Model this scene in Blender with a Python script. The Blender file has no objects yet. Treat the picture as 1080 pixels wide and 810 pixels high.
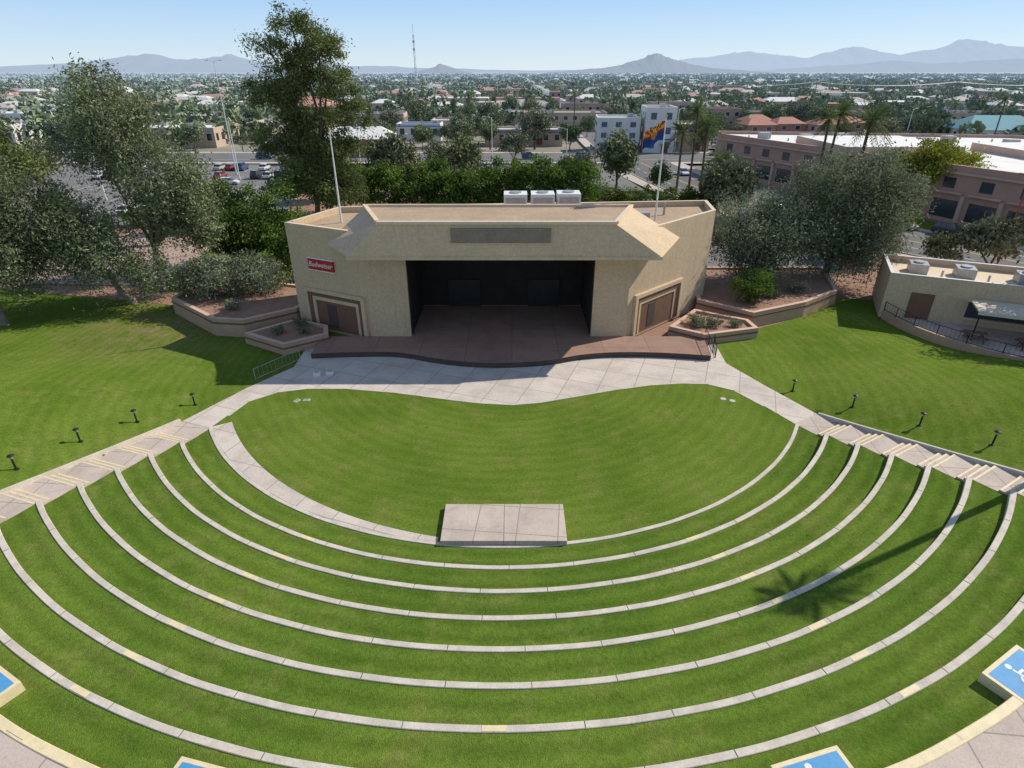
import bpy, math, random
import numpy as np
from mathutils import Vector, noise as mnoise
random.seed(7)
scene=bpy.context.scene
COL=scene.collection
# ------------------------------------------------------------------ materials
def new_mat(name):
    m=bpy.data.materials.new(name); m.use_nodes=True
    nt=m.node_tree; nt.nodes.clear()
    out=nt.nodes.new('ShaderNodeOutputMaterial')
    return m,nt,out
def pos(nt):
    return nt.nodes.new('ShaderNodeNewGeometry').outputs['Position']
def noise(nt,vec,scale,detail=3,rough=.6):
    n=nt.nodes.new('ShaderNodeTexNoise'); n.inputs['Scale'].default_value=scale
    n.inputs['Detail'].default_value=detail; n.inputs['Roughness'].default_value=rough
    nt.links.new(vec,n.inputs['Vector']); return n.outputs['Fac']
def rng_(nt,v,a,b,c=0,d=1):
    n=nt.nodes.new('ShaderNodeMapRange'); nt.links.new(v,n.inputs[0])
    for i,x in enumerate((a,b,c,d)): n.inputs[i+1].default_value=x
    return n.outputs[0]
def mix(nt,f,a,b,mode='MIX'):
    n=nt.nodes.new('ShaderNodeMix'); n.data_type='RGBA'; n.blend_type=mode
    for s,v in ((n.inputs[0],f),(n.inputs[6],a),(n.inputs[7],b)):
        if isinstance(v,(int,float)): s.default_value=v
        elif isinstance(v,tuple): s.default_value=(v+(1,))[:4]
        else: nt.links.new(v,s)
    return n.outputs[2]
def math_(nt,op,a,b=0):
    n=nt.nodes.new('ShaderNodeMath'); n.operation=op
    for s,v in ((n.inputs[0],a),(n.inputs[1],b)):
        if isinstance(v,(int,float)): s.default_value=v
        else: nt.links.new(v,s)
    return n.outputs[0]
def haze_tint(nt,c):  # painted aerial haze: distance blends a pale blue-grey into the surface colour
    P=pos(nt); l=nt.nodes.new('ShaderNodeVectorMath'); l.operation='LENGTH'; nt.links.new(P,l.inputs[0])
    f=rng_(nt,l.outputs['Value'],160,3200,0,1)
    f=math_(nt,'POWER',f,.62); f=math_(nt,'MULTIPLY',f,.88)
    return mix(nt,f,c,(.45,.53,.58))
def M(name,c1,c2=None,scale=3,rough=.85,bump=.0,bscale=20,metal=0,far=False,streak=False,spec=.3,coat=0):
    m,nt,out=new_mat(name); P=pos(nt)
    b=nt.nodes.new('ShaderNodeBsdfPrincipled')
    if c2 is None: c2=tuple(x*.8 for x in c1)
    f=rng_(nt,noise(nt,P,scale),.3,.7); c=mix(nt,f,c1,c2)
    if not far:
        f2=rng_(nt,noise(nt,P,scale*9,2),.3,.75,.86,1.08)
        g=nt.nodes.new('ShaderNodeVectorMath'); g.operation='SCALE'; nt.links.new(c,g.inputs[0]); nt.links.new(f2,g.inputs['Scale']); c=g.outputs[0]
    if streak:
        mp=nt.nodes.new('ShaderNodeMapping'); mp.inputs['Scale'].default_value=(1.6,1.6,.12); nt.links.new(P,mp.inputs[0])
        s=rng_(nt,noise(nt,mp.outputs[0],1.4,6,.7),.50,.78,0,.38); c=mix(nt,s,c,tuple(x*.55 for x in c1))
    if far: c=haze_tint(nt,c)
    nt.links.new(c,b.inputs['Base Color']); b.inputs['Roughness'].default_value=rough
    b.inputs['Metallic'].default_value=metal; b.inputs['Specular IOR Level'].default_value=spec
    b.inputs['Coat Weight'].default_value=coat
    if bump:
        bn=nt.nodes.new('ShaderNodeBump'); bn.inputs['Strength'].default_value=bump; bn.inputs['Distance'].default_value=.03
        nt.links.new(noise(nt,P,bscale,2),bn.inputs['Height']); nt.links.new(bn.outputs[0],b.inputs['Normal'])
    nt.links.new(b.outputs[0],out.inputs[0]); return m
def grass_mat(name,ca,cb,cdry,stripe=1.0,dry=.6,worn=False):
    m,nt,out=new_mat(name); P=pos(nt)
    b=nt.nodes.new('ShaderNodeBsdfDiffuse')
    c=mix(nt,rng_(nt,noise(nt,P,.11,3,.65),.40,.60),ca,cb)
    c=mix(nt,rng_(nt,noise(nt,P,.5,5,.75),.50,.72,0,dry),c,cdry)
    c=mix(nt,rng_(nt,noise(nt,P,1.9,3,.7),.58,.78,0,dry*.7),c,tuple(x*.6 for x in ca))
    if worn:
        # bare, worn turf around the tree bases and planter at the left of the stage
        s1=nt.nodes.new('ShaderNodeVectorMath'); s1.operation='DISTANCE'; nt.links.new(P,s1.inputs[0]); s1.inputs[1].default_value=(-34,54.5,0)
        f=rng_(nt,s1.outputs['Value'],2,11,1,0); f=math_(nt,'MULTIPLY',f,rng_(nt,noise(nt,P,.8,6,.8),.42,.60)); c=mix(nt,f,c,(.24,.18,.09))
    sub=nt.nodes.new('ShaderNodeVectorMath'); sub.operation='SUBTRACT'; nt.links.new(P,sub.inputs[0]); sub.inputs[1].default_value=(-.6,47.25,0)
    mu=nt.nodes.new('ShaderNodeVectorMath'); mu.operation='MULTIPLY'; nt.links.new(sub.outputs[0],mu.inputs[0]); mu.inputs[1].default_value=(1,1,0)
    ln=nt.nodes.new('ShaderNodeVectorMath'); ln.operation='LENGTH'; nt.links.new(mu.outputs[0],ln.inputs[0])
    rr=math_(nt,'ADD',ln.outputs['Value'],math_(nt,'MULTIPLY',noise(nt,P,.5,2),.9))
    sw=math_(nt,'SINE',math_(nt,'MULTIPLY',rr,7.1)); sw=rng_(nt,sw,-1,1,1-.075*stripe,1+.075*stripe)
    fine=rng_(nt,noise(nt,P,6,6,.9),.3,.7,.58,1.42)
    k=math_(nt,'MULTIPLY',sw,fine)
    g=nt.nodes.new('ShaderNodeVectorMath'); g.operation='SCALE'; nt.links.new(c,g.inputs[0]); nt.links.new(k,g.inputs['Scale'])
    nt.links.new(g.outputs[0],b.inputs['Color'])
    bn=nt.nodes.new('ShaderNodeBump'); bn.inputs['Strength'].default_value=.7; bn.inputs['Distance'].default_value=.06
    nt.links.new(noise(nt,P,24,1,.8),bn.inputs['Height']); nt.links.new(bn.outputs[0],b.inputs['Normal'])
    nt.links.new(b.outputs[0],out.inputs[0]); return m
def slab_mat(name,c1,c2,size=3.0,mort=.03,rot=0,jd=.55):
    m,nt,out=new_mat(name); P=pos(nt)
    b=nt.nodes.new('ShaderNodeBsdfPrincipled'); b.inputs['Roughness'].default_value=.85; b.inputs['Specular IOR Level'].default_value=.25
    mp=nt.nodes.new('ShaderNodeMapping'); mp.inputs['Rotation'].default_value=(0,0,rot); nt.links.new(P,mp.inputs[0])
    br=nt.nodes.new('ShaderNodeTexBrick'); br.offset=0; br.inputs['Scale'].default_value=1
    br.inputs['Brick Width'].default_value=size; br.inputs['Row Height'].default_value=size; br.inputs['Mortar Size'].default_value=mort
    br.inputs['Color1'].default_value=c1+(1,); br.inputs['Color2'].default_value=c2+(1,); br.inputs['Mortar'].default_value=tuple(x*jd for x in c1)+(1,)
    nt.links.new(mp.outputs[0],br.inputs['Vector'])
    c=mix(nt,rng_(nt,noise(nt,P,.5,5,.7),.45,.75,0,.65),br.outputs['Color'],tuple(x*.6 for x in c2))
    c=mix(nt,rng_(nt,noise(nt,P,2.6,5,.75),.60,.72,0,.35),c,tuple(x*.45 for x in c2))
    f2=rng_(nt,noise(nt,P,14,3,.7),.3,.7,.85,1.12)
    g=nt.nodes.new('ShaderNodeVectorMath'); g.operation='SCALE'; nt.links.new(c,g.inputs[0]); nt.links.new(f2,g.inputs['Scale'])
    nt.links.new(g.outputs[0],b.inputs['Base Color']); nt.links.new(b.outputs[0],out.inputs[0]); return m
def leaf_mat(name,c,c2,far=False,tr=.25):
    m,nt,out=new_mat(name); P=pos(nt)
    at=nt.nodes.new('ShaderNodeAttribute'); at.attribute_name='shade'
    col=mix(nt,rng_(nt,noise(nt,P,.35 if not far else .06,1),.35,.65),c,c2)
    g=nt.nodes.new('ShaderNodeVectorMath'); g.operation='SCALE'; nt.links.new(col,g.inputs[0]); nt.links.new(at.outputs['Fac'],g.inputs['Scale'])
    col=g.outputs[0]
    if far: col=haze_tint(nt,col)
    d=nt.nodes.new('ShaderNodeBsdfDiffuse'); nt.links.new(col,d.inputs[0])
    if tr:
        t=nt.nodes.new('ShaderNodeBsdfTranslucent'); ms=nt.nodes.new('ShaderNodeMixShader'); ms.inputs[0].default_value=tr
        nt.links.new(col,t.inputs[0]); nt.links.new(d.outputs[0],ms.inputs[1]); nt.links.new(t.outputs[0],ms.inputs[2])
        nt.links.new(ms.outputs[0],out.inputs[0])
    else: nt.links.new(d.outputs[0],out.inputs[0])
    return m

G_LAWN=grass_mat('lawn_grass',(.098,.158,.020),(.136,.194,.030),(.195,.205,.056),.8,.8,True)
G_TERR=grass_mat('terrace_grass',(.084,.144,.020),(.120,.180,.027),(.170,.188,.048),1.4,.8)
CONC=slab_mat('concrete_slabs',(.62,.54,.47),(.55,.48,.42),2.6,.035,.35)
CONC2=slab_mat('walkway_concrete',(.55,.455,.385),(.49,.41,.35),2.2,.03,.1)
CURB=M('curb_concrete',(.64,.575,.485),(.48,.43,.365),1.3,.85,.3,40)
CREAM=M('cream_paint',(.80,.66,.40),(.66,.55,.35),3,.6)
STAGE=slab_mat('stage_floor_paint',(.36,.225,.17),(.31,.195,.15),4.0,.03,0,.6)
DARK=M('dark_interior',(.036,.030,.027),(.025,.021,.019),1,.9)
RISER=M('stage_riser_dark',(.10,.075,.065),(.07,.055,.05),2)
STUC=M('tan_stucco',(.60,.455,.30),(.54,.41,.27),.5,.9,.35,25,streak=True)
STUC2=M('canopy_stucco',(.64,.485,.315),(.57,.43,.285),.5,.9,.3,25,streak=True)
CAP=M('parapet_cap',(.74,.59,.42),(.64,.51,.37),1.5,.8)
ROOF=M('flat_roof_coating',(.46,.335,.225),(.36,.265,.18),.4,.9)
BROWN=M('brown_panel',(.21,.11,.07),(.165,.09,.055),1,.8)
PANEL=M('weathered_sign_panel',(.28,.225,.17),(.22,.18,.14),1.2,.8)
PLW=M('planter_wall',(.52,.345,.235),(.45,.30,.205),1,.9,.3,25)
PLC=M('planter_cap',(.66,.455,.34),(.56,.39,.30),1,.85)
SOIL=M('granite_mulch',(.36,.215,.15),(.27,.16,.115),1.2,.95,.6,30)
BLUE=M('blue_paint',(.09,.33,.60),(.07,.27,.52),3,.6)
WHITE=M('white_paint',(.78,.78,.76),(.68,.68,.66),2,.55)
METAL=M('painted_metal_black',(.03,.03,.03),(.02,.02,.02),3,.45)
GALV=M('galvanised_metal',(.45,.46,.47),(.36,.37,.38),2,.45,metal=.5)
RED=M('red_sign_paint',(.50,.025,.02),(.42,.02,.02),3,.4)
RUST=M('rust_red_metal',(.42,.10,.06),(.34,.08,.05),2,.5)
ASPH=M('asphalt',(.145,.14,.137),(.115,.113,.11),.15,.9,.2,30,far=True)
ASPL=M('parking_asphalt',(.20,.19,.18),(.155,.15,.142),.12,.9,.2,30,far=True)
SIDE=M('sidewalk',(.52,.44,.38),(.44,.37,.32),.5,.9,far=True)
PLAZA=slab_mat('plaza_paving',(.46,.33,.27),(.40,.29,.24),2.0,.04,.2)
YEL=M('road_yellow',(.62,.42,.05),(.5,.35,.05),1,.7)
GLASS=M('window_glass',(.045,.06,.075),(.03,.04,.05),.4,.12,spec=.8)
GLASSB=M('blue_glass',(.08,.16,.22),(.05,.11,.16),.4,.12,spec=.8)
BARK=M('bark',(.15,.115,.085),(.09,.067,.052),3,.95,.6,15)
BARKL=M('pale_bark',(.34,.27,.21),(.20,.155,.12),2,.95,.6,12)
TIRE=M('tyre',(.02,.02,.02),None,3,.8)
BEIGE=M('canvas_beige',(.66,.56,.43),(.58,.5,.39),1,.8)
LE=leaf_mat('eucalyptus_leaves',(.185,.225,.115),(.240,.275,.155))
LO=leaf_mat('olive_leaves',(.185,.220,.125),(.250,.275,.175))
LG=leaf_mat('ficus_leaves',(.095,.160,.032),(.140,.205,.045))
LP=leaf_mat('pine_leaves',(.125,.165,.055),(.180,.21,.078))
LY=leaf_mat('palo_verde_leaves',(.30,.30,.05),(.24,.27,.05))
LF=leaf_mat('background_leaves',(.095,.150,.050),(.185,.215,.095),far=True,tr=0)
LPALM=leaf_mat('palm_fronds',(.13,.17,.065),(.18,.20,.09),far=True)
# ------------------------------------------------------------------ mesh builder
class MB:
    def __init__(s): s.v=[]; s.f=[]; s.m=[]; s.mats=[]
    def mi(s,mat):
        if mat not in s.mats: s.mats.append(mat)
        return s.mats.index(mat)
    def face(s,pts,mat):
        o=len(s.v); s.v+=[tuple(p) for p in pts]; s.f.append(tuple(range(o,o+len(pts)))); s.m.append(s.mi(mat))
    def prism(s,poly,z0,z1,mat,top=None):
        a=sum(poly[i][0]*poly[(i+1)%len(poly)][1]-poly[(i+1)%len(poly)][0]*poly[i][1] for i in range(len(poly)))
        if a<0: poly=poly[::-1]
        n=len(poly); o=len(s.v)
        z0s=z0 if hasattr(z0,'__len__') else [z0]*n; z1s=z1 if hasattr(z1,'__len__') else [z1]*n
        s.v+=[(p[0],p[1],z) for p,z in zip(poly,z0s)]+[(p[0],p[1],z) for p,z in zip(poly,z1s)]
        k=s.mi(mat); kt=s.mi(top or mat)
        s.f.append(tuple(range(o+n-1,o-1,-1))); s.m.append(k)
        s.f.append(tuple(range(o+n,o+2*n))); s.m.append(kt)
        for i in range(n):
            j=(i+1)%n; s.f.append((o+i,o+j,o+n+j,o+n+i)); s.m.append(k)
    def box(s,x0,x1,y0,y1,z0,z1,mat,top=None):
        s.prism([(x0,y0),(x1,y0),(x1,y1),(x0,y1)],z0,z1,mat,top)
    def wallbox(s,p0,p1,u0,u1,z0,z1,a,b,mat):
        d=Vector((p1[0]-p0[0],p1[1]-p0[1])).normalized(); n=Vector((d.y,-d.x)); P=Vector(p0)
        q=[P+d*u0+n*b,P+d*u1+n*b,P+d*u1+n*a,P+d*u0+n*a]
        s.prism([(v.x,v.y) for v in q],z0,z1,mat)
    def rim(s,poly,th,z0,z1,mat,top=None):
        a=sum(poly[i][0]*poly[(i+1)%len(poly)][1]-poly[(i+1)%len(poly)][0]*poly[i][1] for i in range(len(poly)))
        if a<0: poly=poly[::-1]
        n=len(poly); P=[Vector(p) for p in poly]; inn=[]
        for i in range(n):
            d0=(P[i]-P[i-1]).normalized(); d1=(P[(i+1)%n]-P[i]).normalized()
            n0=Vector((-d0.y,d0.x)); n1=Vector((-d1.y,d1.x)); b=(n0+n1)
            b=b/max(.3,(1+n0.dot(n1))); inn.append(P[i]+b*th)
        for i in range(n):
            j=(i+1)%n; s_=lambda v,z:(v.x,v.y,z)
            s.face([s_(P[i],z0),s_(P[j],z0),s_(P[j],z1),s_(P[i],z1)],mat)
            s.face([s_(inn[j],z0),s_(inn[i],z0),s_(inn[i],z1),s_(inn[j],z1)],mat)
            s.face([s_(P[i],z1),s_(P[j],z1),s_(inn[j],z1),s_(inn[i],z1)],top or mat)
        return [(v.x,v.y) for v in inn]
    def tube(s,pts,rad,mat,sides=8):
        V,Q=tube_np(pts,rad,sides); o=len(s.v); s.v+=[tuple(v) for v in V]; k=s.mi(mat)
        for q in Q: s.f.append(tuple(int(i)+o for i in q)); s.m.append(k)
        n=len(pts); s.f.append(tuple(o+i for i in range(sides))[::-1]); s.m.append(k)
        s.f.append(tuple(o+(n-1)*sides+i for i in range(sides))); s.m.append(k)
    def loft(s,rings,mat):
        o=len(s.v); n=len(rings[0]); k=s.mi(mat)
        for r in rings: s.v+=[tuple(p) for p in r]
        for a in range(len(rings)-1):
            for i in range(n):
                j=(i+1)%n; s.f.append((o+a*n+i,o+a*n+j,o+(a+1)*n+j,o+(a+1)*n+i)); s.m.append(k)
        s.f.append(tuple(o+i for i in range(n))[::-1]); s.m.append(k)
        e=o+(len(rings)-1)*n; s.f.append(tuple(e+i for i in range(n))); s.m.append(k)
    def mesh(s,name):
        me=bpy.data.meshes.new(name); me.from_pydata(s.v,[],s.f)
        for m in s.mats: me.materials.append(m)
        me.polygons.foreach_set('material_index',s.m); me.update(); return me
    def build(s,name,loc=(0,0,0),rot=0,parent=None,bevel=0):
        me=s.mesh(name); ob=bpy.data.objects.new(name,me); COL.objects.link(ob)
        ob.location=loc; ob.rotation_euler=(0,0,rot)
        if parent: ob.parent=parent
        if bevel:
            b=ob.modifiers.new('bevel','BEVEL'); b.width=bevel; b.segments=2; b.limit_method='ANGLE'
        return ob
def empty(name,loc=(0,0,0),rot=0):
    e=bpy.data.objects.new(name,None); COL.objects.link(e); e.location=loc; e.rotation_euler=(0,0,rot); e.empty_display_size=.5; return e
def inst(name,me,loc,rot=0,sc=1):
    o=bpy.data.objects.new(name,me); COL.objects.link(o); o.location=loc; o.rotation_euler=(0,0,rot)
    o.scale=(sc,sc,sc) if not hasattr(sc,'__len__') else sc; return o
def tube_np(pts,rad,sides=7):
    P=np.array(pts,float); n=len(P); r=np.full(n,rad) if not hasattr(rad,'__len__') else np.array(rad)
    V=[]; a=np.linspace(0,2*math.pi,sides,endpoint=False)
    for i in range(n):
        d=P[min(i+1,n-1)]-P[max(i-1,0)]; d/=np.linalg.norm(d)+1e-9
        u=np.cross(d,[0,0,1.]) if abs(d[2])<.95 else np.cross(d,[1.,0,0])
        u/=np.linalg.norm(u); w=np.cross(d,u)
        V.append(P[i]+r[i]*(np.cos(a)[:,None]*u+np.sin(a)[:,None]*w))
    V=np.concatenate(V); Q=[]
    for i in range(n-1):
        for j in range(sides):
            k=(j+1)%sides; Q.append((i*sides+j,i*sides+k,(i+1)*sides+k,(i+1)*sides+j))
    return V,np.array(Q)
def quad_mesh(name,V,Q,mi,shade,mats):
    me=bpy.data.meshes.new(name); me.vertices.add(len(V)); me.vertices.foreach_set('co',V.astype(np.float32).ravel())
    me.loops.add(len(Q)*4); me.loops.foreach_set('vertex_index',Q.astype(np.int32).ravel())
    me.polygons.add(len(Q)); me.polygons.foreach_set('loop_start',np.arange(0,len(Q)*4,4,dtype=np.int32))
    me.polygons.foreach_set('material_index',mi.astype(np.int32))
    for m in mats: me.materials.append(m)
    a=me.attributes.new('shade','FLOAT','POINT'); a.data.foreach_set('value',shade.astype(np.float32))
    me.update(calc_edges=True); me.validate(); return me
def leaf_verts(c,s,rg,asp=.45):
    n=len(c); u=rg.normal(size=(n,3)); u/=np.linalg.norm(u,axis=1)[:,None]
    w=rg.normal(size=(n,3)); v=np.cross(u,w); v/=np.linalg.norm(v,axis=1)[:,None]+1e-9
    s=s[:,None]
    return np.stack([c-u*s,c+v*s*asp,c+u*s,c-v*s*asp],1).reshape(-1,3)
def combine(name,woods,C,S,SH,rg,mats,asp=.45):
    V=[];Q=[];mi=[];sh=[];o=0
    for v,q in woods:
        V.append(v);Q.append(q+o);mi.append(np.zeros(len(q)));sh.append(np.ones(len(v)));o+=len(v)
    LV=leaf_verts(C,S,rg,asp); V.append(LV); n=len(C); Q.append(np.arange(n*4).reshape(n,4)+o); mi.append(np.ones(n)); sh.append(np.repeat(SH,4))
    return quad_mesh(name,np.concatenate(V),np.concatenate(Q),np.concatenate(mi),np.concatenate(sh),mats)
def tree_mesh(name,blobs,tr,ncl,nlf,ls,cr,leaf,seed,droop=0,bark=BARK,fork=.3,branches=30,base=(0,0,0),asp=.45):
    rg=np.random.default_rng(seed); B=np.array(blobs,float); vol=B[:,3]*B[:,4]*B[:,5]; vol=vol**.8
    idx=rg.choice(len(B),ncl,p=vol/vol.sum()); d=rg.normal(size=(ncl,3)); d/=np.linalg.norm(d,axis=1)[:,None]
    rr=rg.uniform(.12,1,ncl)**.5; cc=B[idx,:3]+d*rr[:,None]*B[idx,3:]
    cs=rg.uniform(.55,1.35,ncl); k=rg.integers(int(nlf*.5),int(nlf*1.5),ncl); k=(k*cs).astype(int)+5
    rep=np.repeat(np.arange(ncl),k); n=len(rep)
    off=rg.normal(size=(n,3))*np.array([1,1,.65])*(cr*cs[rep])[:,None]*.62
    C=cc[rep]+off
    if droop: C[:,2]-=np.abs(rg.normal(size=n))*droop*cs[rep]
    C[:,2]=np.maximum(C[:,2],.15)
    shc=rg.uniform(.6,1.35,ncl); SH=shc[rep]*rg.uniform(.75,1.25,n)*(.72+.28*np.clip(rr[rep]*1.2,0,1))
    S=ls*rg.uniform(.6,1.3,n)
    woods=[]; mean=(B[:,:3]*vol[:,None]).sum(0)/vol.sum(); base=np.array(base,float)
    T=base+(mean-base)*fork; T[:2]=base[:2]+(mean-base)[:2]*fork*.6
    m1=(base+T)/2+rg.normal(size=3)*[.15,.15,0]
    woods.append(tube_np([base-[0,0,.3],base+(0,0,.4),m1,T],[tr*1.5,tr*1.05,tr*.9,tr*.75],9))
    for b in B:
        c=b[:3]; mid=(T+c)/2+rg.normal(size=3)*np.linalg.norm(c-T)*.08; r0=tr*.55
        woods.append(tube_np([T-[0,0,.2],mid,c,c+[0,0,b[5]*.5]],[r0,r0*.7,r0*.42,r0*.12],7))
    for i in rg.choice(ncl,min(branches,ncl),replace=False):
        c=B[idx[i],:3]; e=cc[i]; st=c-[0,0,B[idx[i],5]*.3*rg.uniform(0,1)]
        woods.append(tube_np([st,(st+e)/2+rg.normal(size=3)*.3,e],[tr*.2,tr*.12,tr*.04],5))
    return combine(name,woods,C,S,SH,rg,[bark,leaf],asp)
def put_tree(name,loc,**k):
    return inst(name,tree_mesh(name,**k),loc)
# ------------------------------------------------------------------ amphitheatre bowl
CX,CY=-.6,47.25
R=[23.5+1.875*i for i in range(9)]; Z=[.4*i for i in range(9)]
def pol(r,t): return (CX+r*math.sin(t),CY-r*math.cos(t))
def lineR(y): return 19.9+(35.9-y)*.603
def lineL(y): return -21-(35.3-y)*.364
def tend(r,side):
    a,b=0,math.radians(95)
    for _ in range(40):
        t=(a+b)/2; x,y=pol(r,side*t)
        out=(x>lineR(y)) if side>0 else (x<lineL(y))
        if out: b=t
        else: a=t
    return side*(a+b)/2
g=MB(); S=45000
g.face([(-S,-2000,-.62),(S,-2000,-.62),(S,S,-.62),(-S,S,-.62)],None)
gm,nt,out=new_mat('desert_city_ground'); P=pos(nt); b=nt.nodes.new('ShaderNodeBsdfDiffuse')
c=mix(nt,rng_(nt,noise(nt,P,.02,6,.7),.42,.58),(.36,.29,.22),(.15,.17,.08)); c=mix(nt,rng_(nt,noise(nt,P,.006,3),.45,.6),c,(.26,.23,.19))
nt.links.new(haze_tint(nt,c),b.inputs['Color']); nt.links.new(b.outputs[0],out.inputs[0])
g.mats=[gm]; g.m=[0]
gr=g.build('ground'); 
def smooth(a,b,x):
    t=max(0,min(1,(x-a)/(b-a))); return t*t*(3-2*t)
def h_out(x,y):
    r=math.hypot(x-CX,y-CY); t=math.degrees(abs(math.atan2(x-CX,CY-y)))
    w=1-smooth(68,94,t)
    return w*max(0,min(3.2,(r-24.6)*.2133))
def h_lawn(x,y):
    mL=(lineL(y)-x)*.94; mR=(x-lineR(y))*.856
    if y<37.5 and mL<2.65 and mR<2.65:
        return h_out(x,y)-.8
    return h_out(x,y)-.03+ (0 if abs(x)<30 else .05*math.sin(x*.21)*math.sin(y*.17+1))
ybx=[(-95,72),(-60,66),(-36,60),(-30,56),(-26,53),(-20,53),(0,50),(15,50),(22.8,53),(30,57),(36,62.5),(40,61.5),(44,58),(70,55)]
def yb(x):
    for (a,ya),(b_,y2) in zip(ybx,ybx[1:]):
        if a<=x<=b_: return ya+(y2-ya)*(x-a)/(b_-a)
xs=np.arange(-95,70.01,.5); NR=190; V=[];F=[]
for x in xs:
    for j in range(NR):
        y=-22+(yb(min(x,70))+22)*j/(NR-1); V.append((x,y,h_lawn(x,y)))
for i in range(len(xs)-1):
    for j in range(NR-1): F.append((i*NR+j,(i+1)*NR+j,(i+1)*NR+j+1,i*NR+j+1))
me=bpy.data.meshes.new('lawn'); me.from_pydata(V,[],F); me.materials.append(G_LAWN); me.polygons.foreach_set('use_smooth',[True]*len(F)); COL.objects.link(bpy.data.objects.new('lawn',me))
o=MB(); tl,tr_=tend(R[0],-1),tend(R[0],1)
arc=[pol(R[0],tl+(tr_-tl)*i/80)+(0.0,) for i in range(81)]
o.face([(p[0],p[1],0) for p in arc]+[(20,44,0),(-19,44,0)],G_LAWN); o.build('orchestra_lawn')
t=MB()
NT=200
def band(mb,r0,r1,z0,z1,mat,n=NT):
    A0,A1=(tend(r0,-1),tend(r0,1)); B0,B1=(tend(r1,-1),tend(r1,1))
    for i in range(n):
        f,g_=i/n,(i+1)/n
        mb.face([pol(r0,A0+(A1-A0)*f)+(z0,),pol(r1,B0+(B1-B0)*f)+(z1,),pol(r1,B0+(B1-B0)*g_)+(z1,),pol(r0,A0+(A1-A0)*g_)+(z0,)],mat)
def curb(mb,r0,w,z0,z1,mat,n=NT):
    A,B=(tend(r0,-1),tend(r0,1))
    def ring(i):
        th=A+(B-A)*i/n; wob=.007*math.sin(i*.47)+.006*math.sin(i*.19+r0); x0,y0=pol(r0+wob,th); x1,y1=pol(r0+w+wob*.6,th); zz=z1+.004*math.sin(i*.4)
        return [(x0,y0,z0),(x0,y0,zz-.02),(x0-(x0-x1)*.07,y0-(y0-y1)*.07,zz),(x1+(x0-x1)*.07,y1+(y0-y1)*.07,zz),(x1,y1,zz-.02),(x1,y1,z0)]
    mb.loft([ring(i) for i in range(n+1)],mat)
for i in range(8):
    rm=(R[i]+.25+R[i+1])/2
    band(t,R[i]+.25,rm,Z[i]+.0,Z[i]+.02,G_TERR); band(t,rm,R[i+1]+.02,Z[i]+.02,Z[i]+.07,G_TERR)
t.build('grass_terraces')
for i in range(0,9):
    kc=MB(); w=.27
    if i==0: curb(kc,R[0],.24,-.2,.05,CURB)
    else: curb(kc,R[i],w if i<8 else .33,Z[i-1]-.1,Z[i]+.05,CREAM if i==8 else CURB)
    if i>0:
        for th in ([-23.2,23.2]+([0] if i in (6,) else [])):
            a=math.radians(th); h=.42/R[i]; z=Z[i]+.060
            for q in range(3):
                a0=a-h+2*h*q/3; a1=a0+2*h/3
                kc.face([pol(R[i]+.03,a0)+(z,),pol(R[i]+w-.03,a0)+(z,),pol(R[i]+w-.03,a1)+(z,),pol(R[i]+.03,a1)+(z,)],CREAM)
    kc.build('seating_curb')
# saw-cut control joints across each seating curb
jn=MB()
for i in range(1,8):
    A,B_=tend(R[i],-1),tend(R[i],1); n=int((B_-A)*R[i]/3.0)
    for k in range(1,n):
        a=A+(B_-A)*k/n; h=.012/R[i]; z=Z[i]+.0565
        jn.face([pol(R[i]+.01,a-h)+(z,),pol(R[i]+.26,a-h)+(z,),pol(R[i]+.26,a+h)+(z,),pol(R[i]+.01,a+h)+(z,)],RISER)
jn.build('curb_control_joints')
p=MB(); a0=tend(R[0],-1); a1=math.radians(-8.2)
for i in range(60):
    f,g_=i/60,(i+1)/60; ra=22.2+.95*f**1.5; rb=22.2+.95*g_**1.5; ta,tb=a0+(a1-a0)*f,a0+(a1-a0)*g_
    p.face([pol(ra,ta)+(.03,),pol(R[0]-.01,ta)+(.03,),pol(R[0]-.01,tb)+(.03,),pol(rb,tb)+(.03,)],CONC)
p.build('curved_path')
p=MB(); p.box(-3.75,-.45,23.75,26.75,-.1,.30,CONC2); p.box(-.43,2.88,23.75,26.75,-.1,.30,CONC2); p.build('concrete_mixing_platform',bevel=.02)
w=MB()
A=math.radians(58)
for i in range(100):
    ta,tb=-A+2*A*i/100,-A+2*A*(i+1)/100
    w.face([pol(R[8]+.33,ta)+(3.215,),pol(62,ta)+(3.215,),pol(62,tb)+(3.215,),pol(R[8]+.33,tb)+(3.215,)],CONC2)
w.build('upper_walkway')
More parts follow.
